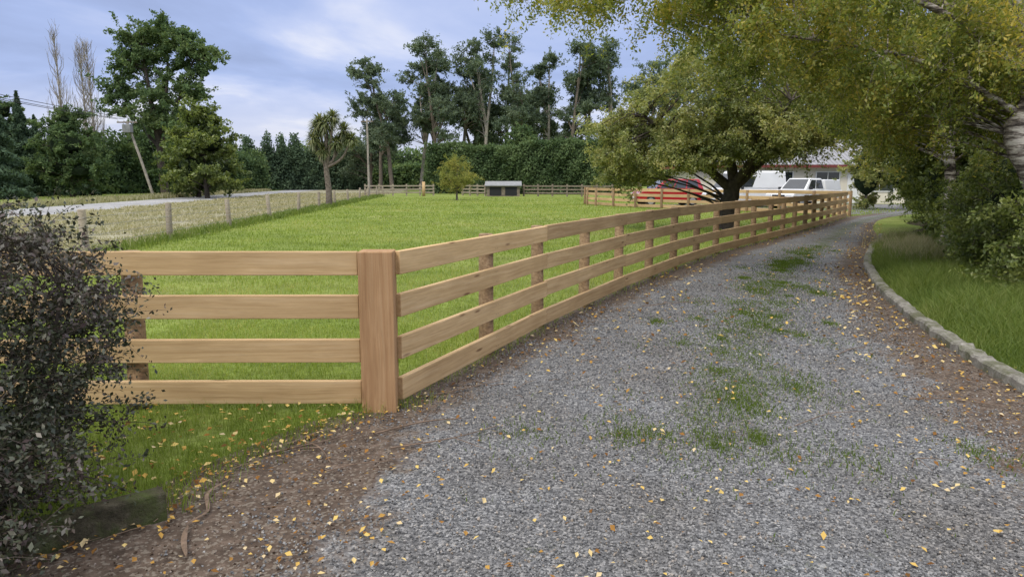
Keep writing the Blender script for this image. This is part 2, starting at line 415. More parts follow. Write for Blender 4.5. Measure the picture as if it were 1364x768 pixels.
# ------------------------------------------------------------------ gravel stones
def stones(name, P, s, mat):
    n = len(P); cube = np.array([[x,y,z] for z in (-1,1) for y in (-1,1) for x in (-1,1)], float)
    F0 = np.array([[0,2,3,1],[4,5,7,6],[0,1,5,4],[2,6,7,3],[0,4,6,2],[1,3,7,5]])
    V = cube[None]*(.55+.5*rng.random((n,8,3)))*np.array([1,.8,.62])
    q = norm(rng.normal(size=(n,4))); w,x,y,z = q.T
    R = np.stack([1-2*(y*y+z*z),2*(x*y-z*w),2*(x*z+y*w),2*(x*y+z*w),1-2*(x*x+z*z),2*(y*z-x*w),2*(x*z-y*w),2*(y*z+x*w),1-2*(x*x+y*y)],1).reshape(n,3,3)
    V = np.einsum('nij,nkj->nki',R,V)*s[:,None,None]*.75+P[:,None,:]
    F = (np.arange(n)[:,None,None]*8+F0[None]).reshape(-1,4)
    return make_mesh(name, V.reshape(-1,3), F, mat, rnd=np.repeat(rng.random(n),8))
nS = 215000
ly = np.exp(rng.uniform(np.log(2.2), np.log(14), nS))
X = rng.uniform(-1.6, 7.2, nS); a,b = gL(ly),gR(ly)
edge = np.minimum((X-a)/.8+.5,(b-X)/.9+.5)+.5*smooth_noise(X,ly,2.5,3)
keep = (rng.random(nS) < np.clip(edge,0.06,1)) & (X>xL(ly)+.1) & (X<xR(ly)-.02) & (X < .78*ly+1.2)
fade = np.clip((14-ly)/5,0,1); keep &= rng.random(nS) < .25+.75*fade
X,ly = X[keep],ly[keep]
s = .0074*(.5+.9*rng.random(len(X)))*np.clip(ly/5,1,1.5)
P = np.c_[X,ly,.004+s*rng.uniform(.1,.75,len(X))]
stones('gravel', P, s, M['stone'])
nS = 22000
ly = np.exp(rng.uniform(np.log(2.2), np.log(13), nS)); X = rng.uniform(-1.9,6.5,nS)
keep = (X>xL(ly))&(X<xR(ly))&((X<gL(ly)+.1)|(X>gR(ly)-.2)); X,ly=X[keep],ly[keep]
s = .006*(.4+1.2*rng.random(len(X))**2)*np.clip(ly/5,1,1.6)
stones('dirt_clods', np.c_[X,ly,.004+s*.3], s, M['dirtstone'])

# ------------------------------------------------------------------ grass
def blades(name, P, h, w, mat, lean=.45, rb=0):
    n=len(P); a=rng.uniform(0,6.28,n); d=np.c_[np.cos(a),np.sin(a),np.zeros(n)]
    a2=rng.uniform(0,6.28,n); L=np.c_[np.cos(a2),np.sin(a2),np.zeros(n)]*(h*lean*rng.random(n)**.7)[:,None]
    up=np.zeros((n,3)); up[:,2]=h
    V=np.stack([P-d*w[:,None],P+d*w[:,None],P+d*w[:,None]*.6+L*.35+up*.6,P-d*w[:,None]*.6+L*.35+up*.6,P+L*1.15+up],1).reshape(-1,3)
    i=np.arange(n)*5
    v=np.clip(rng.random(n)*.7+.15+rb,0,1)
    return make_mesh(name,V,[np.c_[i,i+1,i+2,i+3],np.c_[i+3,i+2,i+4]],mat,rnd=np.repeat(v,5))
n=270000; y=np.exp(rng.uniform(np.log(3.0),np.log(70),n)); x=rng.uniform(-.85,.62,n)*y; x[y<8]=rng.uniform(-6,1,(y<8).sum())
keep=(x<xL(y)-.0+.10*rng.normal(size=n))&(x>wf(y)-.6*rng.random(n))
keep|=(x<xL(y)+.35*rng.random(n)**2)&(y<5.3)&(x>-4)
keep&=~((y<3.35)&(x>-2.3)&(y<3.35+(x+1.72)*.84))
bare_=smooth_noise(x,y,2.2,33); keep&=(bare_>-.75)|(rng.random(n)<.35)
x,y=x[keep],y[keep]
patch=smooth_noise(x,y,1.4,5); p2=smooth_noise(x,y,.45,15); tuft=np.clip(smooth_noise(x,y,4.5,25),0,1); nearf=np.clip(1-(xL(y)-x)/.35,0,1)*(y<30)
low=(y<5.1)
h=(.030+.03*rng.random(len(x)))*(1+.5*patch)+.045*tuft*rng.random(len(x))+.05*nearf*rng.random(len(x))+.08*low*rng.random(len(x))**2
h=np.clip(h,.015,.22)*np.clip((y/12)**.3,1,1.5); w=np.clip(.0016*(y/4),.0018,.02)
blades('lawn_grass', np.c_[x,y,np.zeros(len(x))], h, w, M['grass'], .8, rb=.24*patch+.26*p2-.12*low-.18*tuft)
n=100000; y=rng.uniform(2.5,20,n)**1.0; k=xR(y); d=rng.random(n)**1.3*2.6; x=k+.13+d
cl=smooth_noise(x,y,3,8)
h=(.10+.20*rng.random(n))*(1+.45*cl)*np.clip(.5+d*1.4,.5,1.2); h=np.clip(h,.04,.45)
keep=d<2.0+.5*cl
blades('long_grass', np.c_[x,y,np.zeros(n)][keep], h[keep], np.full(keep.sum(),.0035), M['long_grass'], 1.0, rb=.18*cl[keep])
n=3500; c=np.array([(8.5,15.0),(8.9,15.8),(8.0,13.8),(9.6,17.6)]); k=rng.integers(0,4,n); xy=c[k]+rng.normal(size=(n,2))*.28
blades('dry_grass_tuft', np.c_[xy,np.zeros(n)], .2+.35*rng.random(n), np.full(n,.005), M['dry_grass'], .6)
n=45000; y=np.exp(rng.uniform(np.log(12),np.log(90),n)); x=rng.uniform(0,1,n); x=rdR(y)+(wf(y)-rdR(y))*x
cl=smooth_noise(x,y,1.2,9); keep=(cl>-.4)&(x>-.9*y-2); x,y,cl=x[keep],y[keep],cl[keep]
blades('verge_grass', np.c_[x,y,np.zeros(len(x))], np.clip(.05+.10*rng.random(len(x))+.10*cl,.03,.35), .0007*y, M['dry_grass'], 1.4, rb=.25*cl)
n=12000; y=rng.uniform(10,75,n); x=wf(y)+.3*rng.normal(size=n)
blades('fence_line_grass', np.c_[x,y,np.zeros(n)], .08+.22*rng.random(n)**1.5, .0006*y, M['long_grass'], .8)
n=9000; y=rng.uniform(30,110,n); x=rdR(y)-5.6-np.abs(rng.normal(size=n))*2.0
blades('roadside_grass', np.c_[x,y,np.zeros(n)], .15+.35*rng.random(n), .0008*y, M['dry_grass'], .6)
r=np.random.default_rng(5); cs=[]; wt=[]
for k in range(170):
    yy=4.0*math.exp(r.uniform(0,1.5)); tt=.58+r.normal()*(.07 if k%3 else .22); cs.append((float(gL(yy)+(gR(yy)-gL(yy))*tt),yy)); wt.append(r.random()**2+.1)
cs=np.array(cs); wt=np.array(wt)/sum(wt)
n=20000; k=r.choice(len(cs),n,p=wt); sc=r.uniform(.05,.2,len(cs))
xy=cs[k]+np.clip(rng.standard_t(3,size=(n,2)),-5,5)*sc[k][:,None]*np.array([.7,1.2])
keep=(xy[:,0]>gL(xy[:,1]))&(xy[:,0]<gR(xy[:,1])+.3); xy=xy[keep]; n=len(xy)
blades('weeds', np.c_[xy,np.full(n,.006)], .014+.028*rng.random(n), np.full(n,.0034)*np.clip(xy[:,1]/7,1,1.8), M['moss'], 1.2)

# ------------------------------------------------------------------ leaf litter
def litter(name,xy,size,mat=M['litter']):
    n=len(xy); a=rng.uniform(0,6.28,n); tl=rng.normal(size=(n,2))*.3
    d=np.c_[np.cos(a),np.sin(a),tl[:,0]]; e=np.c_[-np.sin(a),np.cos(a),tl[:,1]]
    P=np.c_[xy,.020+.014*rng.random(n)]; S=(size*(.5+.9*rng.random(n)))[:,None]
    V=np.stack([P+d*S,P+d*S*.1+e*S*.6+[0,0,.004],P-d*S*.8,P+d*S*.1-e*S*.6+[0,0,.004]],1).reshape(-1,3)
    return make_mesh(name,V,np.arange(4*n).reshape(n,4),mat,rnd=np.repeat(rng.random(n),4))
n=90000; y=np.exp(rng.uniform(np.log(2.3),np.log(28),n)); x=rng.uniform(-2.6,14,n)
a,b=xL(y),xR(y); dl=np.abs(x-(gL(y)-.2)); dr=np.abs(b-x)
pr=.10+.55*np.exp(-(dr/.5)**2)+.2*np.exp(-(dl/.4)**2)+1.1*np.exp(-((x-a-.05)/.25)**2)*(y<5.4)+.12*np.clip(smooth_noise(x,y,1.2,4),0,1)+.22*np.exp(-((x-gR(y))/.4)**2)
keep=(x>a-.35*(y<5))&(x<b+.3)&(rng.random(n)<pr*.55); x,y=x[keep],y[keep]
litter('fallen_leaves', np.c_[x,y], .0165*np.clip(y/5,1,1.8))
n=260; xy=np.c_[rng.uniform(-2.6,-1.0,n),rng.uniform(3.5,5.0,n)]
litter('fallen_leaves', xy, np.full(n,.02)); bpy.data.objects['fallen_leaves.001'].location=(0,0,.03)
T=Tubes()
for (xa,ya,xb,yb,rr) in [(-.9,4.45,-.35,4.75,.007),(-.75,4.2,-.1,4.6,.005),(-1.3,4.3,-1.05,3.95,.007),(-.6,5.3,-.1,5.7,.005),(1.9,4.6,2.5,4.9,.004),(3.0,5.2,3.6,5.0,.005),(-1.1,3.8,-.7,4.0,.004),(2.3,3.9,2.6,4.0,.004),(3.1,6.6,3.5,6.9,.005),(1.7,9.2,2.6,9.6,.005),(3.2,4.3,3.6,4.5,.004),(-1.5,4.1,-1.0,4.5,.006),(-1.6,3.7,-1.2,4.2,.005)]:
    m=np.array([(xa+xb)/2+rng.normal()*.05,(ya+yb)/2+rng.normal()*.05,.03]); P=catmull([(xa,ya,.02),m,(xb,yb,.022)],4)
    T.add(P,np.linspace(rr,rr*.5,len(P)),6)
    T.add([m,m+np.array([rng.normal()*.12,rng.normal()*.12,.012])],[rr*.6,rr*.3],5)
for k in range(120):
    yy=rng.uniform(2.6,9); side=rng.random()<.5
    xx=xL(yy)+rng.random()*1.0 if side else xR(yy)-rng.random()*.9
    a_=rng.uniform(0,3.14); L=rng.uniform(.05,.2); z_=.022
    T.add([(xx,yy,z_),(xx+math.cos(a_)*L*.5+.01,yy+math.sin(a_)*L*.5,z_+.006),(xx+math.cos(a_)*L,yy+math.sin(a_)*L,z_)],[.0028,.0024,.0015],4)
T.mesh('fallen_twigs', M['dead'])
V=[];F=[];nn=0
for (pts,w) in [([(-1.55,3.75),(-1.6,3.55),(-1.52,3.35),(-1.56,3.2)],.010),([(-1.55,3.2),(-1.5,3.05),(-1.42,2.9)],.013),([(-1.2,4.55),(-1.35,4.35),(-1.45,4.2)],.009)]:
    P=catmull(pts,5); Tn=norm(np.gradient(P,axis=0)); Nn=np.c_[-Tn[:,1],Tn[:,0]]
    z=.02+.008*np.abs(np.sin(np.linspace(0,5,len(P)))); ww=w*np.sin(np.linspace(.3,2.9,len(P)))
    for q_,m_,z_,w_ in zip(P,Nn,z,ww): V+= [(q_[0]+m_[0]*w_,q_[1]+m_[1]*w_,z_),(q_[0],q_[1],z_+.005),(q_[0]-m_[0]*w_,q_[1]-m_[1]*w_,z_)]
    for j in range(len(P)-1):
        b_=nn+j*3; F+=[(b_,b_+1,b_+4,b_+3),(b_+1,b_+2,b_+5,b_+4)]
    nn+=len(P)*3
make_mesh('fallen_bark_strips',V,np.array(F),M['dead'])

E=empty('timber_edging',(-1.72,3.33,0),math.atan2(-.8,-.95))
for k,(a0,a1) in enumerate([(0,.9),(.905,1.8)]):
    box('sleeper_%d'%(k+1),a0,a1,-.05,.05,-.03,.15+.01*k,M['sleeper'],E,.012)

# ------------------------------------------------------------------ timber rail fence
def rail(parent, p, q, zc, h, t_, mat, base, name):
    p=np.array(p);q=np.array(q);L=np.linalg.norm(q-p); ang=math.atan2(q[1]-p[1],q[0]-p[0])
    V,F=box_arr(0,L-.004,-t_/2,t_/2,-h/2,h/2)
    o=make_mesh(name,V,F,mat,parent=parent,loc=(p[0]-base[0],p[1]-base[1],zc)); o.rotation_euler=(0,rng.normal()*.0012,ang)
    m=o.modifiers.new('bevel','BEVEL'); m.width=.006; m.segments=2
    return o
RZ=[1.07,.762,.448,.142]; RH=.168; RT=.048
fp=catmull([(-.82,5.06),(.5,8.2),(2.3,11.9),(4.5,15.8),(7.1,19.7),(10.6,25),(15.6,33)],20)
def resample(P,step,start=0):
    d=np.r_[0,np.cumsum(np.linalg.norm(np.diff(P,axis=0),axis=1))]; s=np.arange(start,d[-1],step)
    return np.c_[np.interp(s,d,P[:,0]),np.interp(s,d,P[:,1])]
def rail_fence(name, nodes, side, mat=None, span=2, skip_first=False):
    base=nodes[0]; E=empty(name,(base[0],base[1],0)); n=len(nodes); NV=[];NF=[]
    for i in range(n):
        a=nodes[max(0,i-1)]; b=nodes[min(n-1,i+1)]; tg=norm(b-a); nl=np.array([-tg[1],tg[0]])*side
        if not (i==0 and skip_first):
            c=nodes[i]+nl*(RT/2+.068)
            o=cyl('post_%d'%(i+1),.072,1.30+.02*rng.random(),M['post'],(c[0]-base[0],c[1]-base[1],-.15),E,16,r2=.068,bevel=.008)
            o.rotation_euler=(rng.normal()*.01,rng.normal()*.01,rng.random()*6)
            if np.linalg.norm(nodes[i])<16:
                for z in RZ:
                    for dz in (-.045,.045):
                        for dx in (-.022,.022):
                            q=nodes[i]+tg*(dx+rng.normal()*.003)-nl*(RT/2+.0015)-base; th=np.arange(6)*np.pi/3
                            NV+= [(q[0]+tg[0]*.0045*np.cos(t_),q[1]+tg[1]*.0045*np.cos(t_),z+dz+.0045*np.sin(t_)) for t_ in th]; NF.append(list(range(len(NV)-6,len(NV))))
    if NV: make_mesh('nail_heads',NV,np.array(NF),M['black'],parent=E)
    for i in range(0,n-1,span):
        j=min(i+span,n-1); p=nodes[i];q=nodes[j]
        for k,z in enumerate(RZ):
            rail(E,p,q,z+rng.normal()*.004,RH,RT,mat or M['rail'],base,'rail_%d_%d'%(i+1,k+1))
    return E
nodes=resample(fp,1.55,0)
nodes[1]=nodes[0]+(nodes[1]-nodes[0])*1.15
for i in range(1,len(nodes)-1,2): nodes[i]=(nodes[i-1]+nodes[i+1])/2 if i>1 else nodes[0]+(nodes[2]-nodes[0])*.55
rail_fence('timber_rail_fence', nodes, 1, skip_first=True)
E=rail_fence('timber_rail_fence', np.array([(-1.085,4.99),(-2.74,4.97),(-4.4,4.95),(-6.05,4.93)]), -1, skip_first=True, span=3)
E=empty('corner_post',(-.955,5.02,0),.04)
o=box('post_shaft',-.2,1.16,-.10,.10,-.122,.122,M['corner'],E,.008); o.rotation_euler=(0,-math.pi/2,0)
bp=catmull([(15.6,33),(14.2,35.2),(12.0,38.2),(9.4,41.5),(6.8,44.5),(5.3,47.5),(5.2,51)],12)
rail_fence('timber_rail_fence', resample(bp,1.9,0), 1)

# ------------------------------------------------------------------ wire fence on the left
E=empty('wire_fence',(wf(15.2),15.2,0)); B=np.array([wf(15.2),15.2])
py=[10.8,15.6,20.2,25.6,31.2,36.9,42.4,48,54,60,66,73,80]
for k,yy in enumerate(py):
    o=cyl('post_%d'%(k+1),.085,1.12+.06*rng.random(),M['oldpost'],(wf(yy)-B[0],yy-B[1],-.15),E,12,r2=.08,bevel=.01)
    o.rotation_euler=(rng.normal()*.03,rng.normal()*.04,0)
T=Tubes()
for z in (.25,.45,.65,.85): T.add([(wf(10.8)+.09,10.8,z),(wf(45)+.09,45,z),(wf(80)+.09,80,z)],[.004]*3,4)
T.mesh('wires',M['wire'],(B[0],B[1],0),E)

# ------------------------------------------------------------------ utility poles
def pole(name,base,top,box_=True,r=.15):
    E=empty(name,base); base=np.array(base);top=np.array(top); d=top-base
    T=Tubes(); T.add([(0,0,-.3),tuple(d*.5),tuple(d)],[r,r*.85,r*.7],12); T.mesh('pole_shaft',M['bark_grey'],(0,0,0),E)
    if box_:
        c=d*.9; box('transformer',-.4,.4,-.35,.25,-.4,.4,M['greymetal'],E,.05,loc=tuple(c+np.array([0,-.3,0])))
        box('crossarm',-1.0,1.0,-.06,.06,-.06,.06,M['shedwood'],E,.01,loc=tuple(d*.985))
        for k,xx in enumerate((-.9,-.3,.3,.9)): cyl('insulator_%d'%(k+1),.05,.18,M['frame'],tuple(d*.985+np.array([xx,0,.06])),E,8)
    else:
        box('crossarm',-.6,.6,-.05,.05,-.05,.05,M['shedwood'],E,.01,loc=tuple(d*.97))
    return E
pole('utility_pole',(-35.8,72,0),(-38.0,72,7.4))
pole('utility_pole',(-14.3,72,0),(-14.3,72,7.6),False,.12)
T=Tubes()
for k in (-.9,-.3,.9):
    a_=np.array([-38+k,72,7.6]); b_=np.array([-37+k,22,9.4]); tt=np.linspace(0,1,14)[:,None]
    P=a_+(b_-a_)*tt; P[:,2]-=.6*4*(tt*(1-tt))[:,0]; T.add(P,[.022]*14,4)
T.add([(-35.9,71,7.0),(-33.2,70,0)],[.02,.02],4)
T.mesh('power_lines',M['black'])

# ------------------------------------------------------------------ trees: background
def euc(x,y,h,seed,wd=1.0,name='eucalyptus_tree'):
    r=np.random.default_rng(seed); tr=[];lobes=[]
    f=h*(.25+.15*r.random()); lean=r.normal()*1.1
    tr.append([(x,y,0,.34),(x+lean*.3,y,f,.26),(x+lean,y,h*.7,.16),(x+lean*1.3,y,h*.93,.05)])
    for k in range(int(4+r.integers(0,3))):
        a=r.uniform(0,6.28); z0=f*(.7+.9*r.random()); d=wd*r.uniform(1.2,3.5); z1=h*r.uniform(.42,.95)
        ex,ey=x+lean*.4+math.cos(a)*d,y+math.sin(a)*d
        tr.append([(x+lean*.3,y,min(z0,z1*.8),.15),((x+ex)/2,(y+ey)/2,z0*.45+z1*.55,.11),(ex,ey,z1,.04)])
        s_=r.uniform(.8,1.25)
        lobes.append((ex,ey,z1,1.6*wd*s_,1.6*wd*s_,1.2*s_,9)); lobes.append((ex+r.normal()*1.4,ey,z1-h*.1*r.random()-1,1.2*wd,1.2*wd,.9,5))
    lobes.append((x+lean*1.3,y,h-1.3,1.6*wd,1.6*wd,1.5,9)); lobes.append((x+lean*.9,y,h*.72,1.7*wd,1.6*wd,1.1,6))
    return tree(name,(x,y,0),tr,lobes,.16,17000,M['euc_leaf'],M['bark_grey'] if seed%3==0 else M['bark'],seed,7,.85,0,.07,6,0)
eu=[(-21.5,118,14.5,1.0),(-18.8,113,20,1.05),(-15.2,120,22.5,1.2),(-11.8,116,23.5,1.1),(-8,119,20.5,1.0),(-4.5,116,25,1.15),(-1,121,22,1.0),(2.2,116,24,1.1),(6,120,22,1.0),(9.2,116,24,1.15),(12.5,119,21,1.1),(16.5,118,24,1.2),(20.5,116,20,1.2),(-24,122,11,1.1),(26,118,22,1.3),(-6.2,124,17,1.0),(4.2,125,17,1.0),(-13.5,122,18,1.1)]
for k,(x,y,h,w) in enumerate(eu): euc(x,y,h,100+k,w)

def hedge(name,x0,y0,x1,y1,h,dep,n,leaf,mat,hv=.3,spike=0,seed=1,bias=0):
    r=np.random.default_rng(seed); L=math.hypot(x1-x0,y1-y0); dx,dy=(x1-x0)/L,(y1-y0)/L; nx,ny=dy,-dx
    def H(s):
        v=h*(1+hv*(.5*np.sin(s*.21+seed)+.3*np.sin(s*.53+2*seed)+.25*np.sin(s*1.3+seed)+.16*np.sin(s*3.1))*.5)
        if spike: v=v*(1-spike*np.abs(((s/2.6+.15*np.sin(s*.7))%1)-.5)*2*.6)
        return v
    s=r.uniform(0,L,n); sel=r.random(n); Hs=H(s)
    top=sel<dep/(dep+2*h)*1.2
    z=np.where(top,Hs,Hs*r.random(n)); bul=.5*np.sin(s*.9+z*.8)+.4*np.sin(s*2.3-z*1.7)
    side=np.where(r.random(n)<.8,1,-1)
    o=np.where(top,r.uniform(-1,1,n)*dep/2,side*(dep/2+bul*.6-.5*dep*np.clip(z/Hs-.75,0,1)))
    P=np.c_[x0+dx*s+nx*o,y0+dy*s+ny*o,z]+r.normal(size=(n,3))*leaf*1.3; P[:,2]=np.abs(P[:,2])
    V,F,a=leaf_quads(P,leaf,.55,0,r,cs=.9,cw=.22)
    a=np.clip(a+bias+.25*np.repeat(np.clip(bul,-1,1),4),0,1)
    E=empty(name,(x0,y0,0)); make_mesh('foliage',V-np.array([x0,y0,0]),F,mat,rnd=a,parent=E)
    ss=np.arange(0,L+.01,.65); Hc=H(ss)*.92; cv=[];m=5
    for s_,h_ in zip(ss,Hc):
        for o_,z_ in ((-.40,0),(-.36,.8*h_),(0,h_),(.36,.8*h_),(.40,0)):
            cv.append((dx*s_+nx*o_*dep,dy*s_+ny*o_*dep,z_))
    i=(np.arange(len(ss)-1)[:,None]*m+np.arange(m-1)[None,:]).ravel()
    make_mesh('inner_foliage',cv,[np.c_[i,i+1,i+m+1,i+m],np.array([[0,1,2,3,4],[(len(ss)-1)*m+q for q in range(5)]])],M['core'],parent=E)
    return E
hedge('clipped_hedge',-10.2,92,12.5,84,5.9,3.5,38000,.14,M['hedge_leaf'],.22,0,3)
hedge('conifer_shelterbelt',-47,118,-26,128,9.0,3,26000,.2,M['conifer'],.12,.75,5,.1)
hedge('mixed_hedge',-62,62,-40,112,6.6,5,40000,.2,M['far_leaf'],.6,.35,7,-.2)
hedge('low_hedge',-34,135,-8,140,4.2,4,12000,.26,M['far_leaf'],.3,0,9)
hedge('distant_tree_line',-160,190,170,200,8.5,8,40000,.42,M['far_leaf'],.5,0,11)
hedge('garden_hedge',12.0,62,40,58,5.5,3,26000,.14,M['shrub_leaf'],.4,0,13)

x,y=-41,85
tree('poplar_tree',(x,y,0),[[(x,y,0,.5),(x-.3,y,6,.38),(x-1,y,12,.22),(x-1.5,y,17,.08)],[(x-.2,y,5,.3),(x+2,y,10,.2),(x+4.2,y,15,.08)],[(x,y,7,.25),(x+1.2,y,13,.15),(x+1.5,y,18,.05)],[(x,y,5,.25),(x-3,y,9,.12),(x-4,y,12,.05)]],
 [(x-1.2,y,17,2.8,2.4,2.3,20),(x+1.5,y,18,2.6,2.4,1.8,14),(x+5.0,y,15.5,3.0,2.4,1.8,16),(x-4.4,y,12,2.2,2,1.8,9),(x+2,y,12.5,3.8,3,2.5,18),(x-1.5,y,9.5,3.6,3,2.6,16),(x+3.5,y,8,3,3,2.2,12),(x-3.4,y,15,1.8,1.6,1.4,7)],
 .16,52000,M['far_leaf'],M['bark_dark'],31,7,.95,0,.09,6,0,rnd_bias=.05)
def bare(x,y,h,seed):
    r=np.random.default_rng(seed); E=empty('bare_poplar_tree',(x,y,0)); T=Tubes(); T.add([(0,0,0),(.1,0,h*.5),(0,0,h)],[.24,.12,.02],8)
    for k in range(80):
        z=h*(.15+.8*r.random()); a=r.uniform(0,6.28); L=(h-z)*.22+.9*r.random()+.5; d=np.array([math.cos(a)*.36,math.sin(a)*.36,1.0])
        p=np.array([0,0,z]); q=p+d*L; m=(p+q)/2+np.array([math.cos(a),math.sin(a),0])*.12*L
        T.add([p,m,q],[.045,.03,.015],4)
        for j in range(3):
            s_=p+(q-p)*r.random(); T.add([s_,s_+np.array([r.normal()*.3,r.normal()*.3,.9])],[.02,.01],3)
    T.mesh('trunk_and_branches',M['bark_grey'],(0,0,0),E)
bare(-54.3,88,19.5,1); bare(-50.6,88,18,2); bare(-52.6,90,18,3)
for k,(x,y,h,w) in enumerate([(-28.0,66,8.9,3.0),(-33.0,75,8.6,2.6),(-44,72,9,3.2),(-47,98,13,4),(-60,86,12,3.5),(1.0,99,9.3,3.2),(-30.5,70,7,2.4)]):
    tree('broadleaf_tree',(x,y,0),[[(x,y,0,.25),(x,y,h*.5,.16),(x,y,h*.85,.05)]],[(x,y,h*.58,w,w,h*.3,28),(x+.4*w,y,h*.3,w*.8,w*.8,h*.22,18),(x-.4*w,y,h*.33,w*.8,w*.8,h*.25,18),(x,y,h*.83,w*.6,w*.6,h*.14,12)],
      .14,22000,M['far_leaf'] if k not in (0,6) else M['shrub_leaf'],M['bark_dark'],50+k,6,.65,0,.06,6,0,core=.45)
def conifer(x,y,h,w,seed):
    r=np.random.default_rng(seed); n=12000; t_=r.random(n)**.7; z=h*(1-t_); a=r.uniform(0,6.28,n)
    rr=w*t_*(.7+.3*np.sin(z*4+np.sin(a*3)*1.7))*(.5+.5*r.random(n)**.5)
    P=np.c_[np.cos(a)*rr,np.sin(a)*rr,z+.05]; V,F,at=leaf_quads(P,.16,.5,0,r); E=empty('conifer_tree',(x,y,0))
    make_mesh('foliage',V,F,M['conifer'],rnd=at,parent=E); T=Tubes(); T.add([(0,0,0),(0,0,h*.5),(0,0,h*.97)],[.25,.15,.03],8); T.mesh('trunk',M['bark_dark'],(0,0,0),E)
conifer(-44.9,63,10.6,3.0,1); conifer(-50,74,10.5,2.4,2); conifer(-49,64,9,3,3); conifer(-47,78,8.6,2.2,4); conifer(-55,84,9,2.2,5)

# cabbage tree
x,y=-11.6,45.5; E=empty('cabbage_tree',(x,y,0)); T=Tubes()
T.add(catmull([(0,0,-.05),(.02,0,1),(-.1,0,2.6),(0,0,4.4)],4),np.linspace(.22,.12,13),10)
heads=[(0,0,5.15,1.0),(1.05,.2,4.7,.9),(-.75,-.2,4.2,.8),(.5,-.3,5.5,.8),(-.5,.3,5.3,.8),(1.55,0,4.2,.65),(-.3,0,3.5,.75),(.6,0,4.0,.7),(-.6,0,4.9,.75)]
for hx,hy,hz,_ in heads: T.add(catmull([(-.05,0,2.4+.3*rng.random()),(hx*.6,hy*.6,hz*.72),(hx,hy,hz)],4),np.linspace(.10,.06,9),8)
T.mesh('trunk_and_branches',M['bark'],(0,0,0),E)
V=[];r=np.random.default_rng(4)
for hx,hy,hz,L in heads:
    n=300; d=norm(r.normal(size=(n,3))+np.array([0,0,.05])); c=np.array([hx,hy,hz]); b_=norm(np.cross(d,np.array([0,0,1.])))
    l=(L*(.6+.5*r.random(n)))[:,None]; mid=c+d*l*.6; tip=c+d*l; tip[:,2]-=.22*l[:,0]
    V.append(np.stack([c+d*.02,mid+b_*.035,tip,mid-b_*.035],1).reshape(-1,3))
V=np.vstack(V); make_mesh('sword_leaves',V,np.arange(len(V)).reshape(-1,4),M['cab_leaf'],rnd=np.repeat(r.random(len(V)//4),4),parent=E)

x,y=-4.6,60
tree('young_tree',(x,y,0),[[(x,y,0,.09),(x,y,1.0,.07),(x+.05,y,2.6,.03)],[(x,y,.8,.05),(x-.8,y,2,.03)],[(x,y,.8,.05),(x+.8,y,2.1,.03)]],[(x,y,2.1,1.6,1.5,1.1,30),(x,y,2.9,1.0,.9,.6,12),(x-.3,y,1.5,1.3,1.1,.6,14),(x+.7,y,1.5,.9,.9,.5,8)],.055,9500,M['olive_leaf'],M['bark'],61,6,.45,0,.03,6,0)

# large round tree near the drive
x,y=7.35,24.2
tree('willow_tree',(x,y,0),[[(x,y,-.05,.36),(x-.05,y,.8,.30),(x+.1,y,1.6,.26)],[(x+.05,y,1.3,.18),(x-1.4,y-.2,2.5,.11),(x-3.0,y-.3,3.7,.05)],[(x+.1,y,1.4,.18),(x+1.5,y,2.8,.11),(x+2.6,y,4.2,.05)],[(x+.1,y,1.5,.2),(x-.2,y+.4,3.5,.13),(x-.4,y+.6,5.4,.05)],[(x+.1,y,1.5,.15),(x+.6,y-1.2,2.8,.09),(x+1,y-2.3,4,.04)]],
 [(x-2.9,y,2.9,1.8,1.9,1.3,48),(x-1.4,y-.8,4.1,2.2,2,1.5,52),(x+1.2,y,4.9,2.3,2.2,1.3,46),(x+2.7,y,4.3,1.7,1.8,1.1,40),(x+.4,y-1.6,3.2,2.2,1.4,.8,44),(x-3.6,y+.4,2.1,.9,1.2,.6,16),(x-1.5,y-1.4,2.5,1.5,1,.55,34),(x,y+1.2,5.6,2,1.8,1.0,22),(x+1.7,y-.6,3.0,1.3,1.2,.65,32),(x+3.4,y-.2,3.7,1.3,1.2,.75,24),(x+1.0,y+1.2,2.75,1.5,.8,.4,14)],
 .045,170000,M['round_leaf'],M['bark_dark'],71,8,.40,.18,.04,7,.007)

# right-hand birches
x,y=8.2,10.7
tree('birch_tree',(x,y,0),[[(x+.35,y,-.05,.28),(x-.1,y,1.2,.23),(x-.75,y,2.25,.19),(x-.60,y,3.0,.17),(x-.9,y,4.4,.15),(x-1.0,y,6.5,.1),(x-1.0,y,8,.04)],
  [(x-.65,y,3.1,.08),(x-2.4,y-.6,3.9,.05),(x-4.2,y-.8,4.45,.03),(x-6.2,y-.6,4.9,.018)],
  [(x-.8,y,3.8,.07),(x-2.3,y+1.2,4.6,.045),(x-4.6,y+2,4.7,.03),(x-6.6,y+2.2,4.75,.015)],
  [(x-.75,y,2.6,.05),(x-1.9,y+.2,3.3,.035),(x-3.2,y+.2,3.6,.025),(x-4.6,y+.2,3.8,.015)]],
 [(x-7.3,y+1.2,4.85,1.2,1.2,.45,22),(x-5.8,y+.6,4.7,1.5,1.6,.6,42),(x-4.2,y+.5,4.2,1.5,1.8,.85,60),(x-2.4,y+.3,3.8,1.5,1.8,1.0,70),(x-1.6,y+1.8,3.1,1.2,1.2,.7,42),(x-.2,y+.9,3.5,1.3,1.3,1.1,54),(x+1.0,y+.6,3.3,1.3,1.3,1.3,50),(x-3,y+.5,6.1,3.2,2.4,.9,18),(x,y,6.4,2.4,2.2,1.2,12)],  # the highest lobes, last in the list, sit above the frame, added for shade
 .028,185000,M['birch_leaf'],M['birch_bark'],81,7,.34,.6,.018,7,.003,leafdroop=.5)
x,y=9.6,15.8
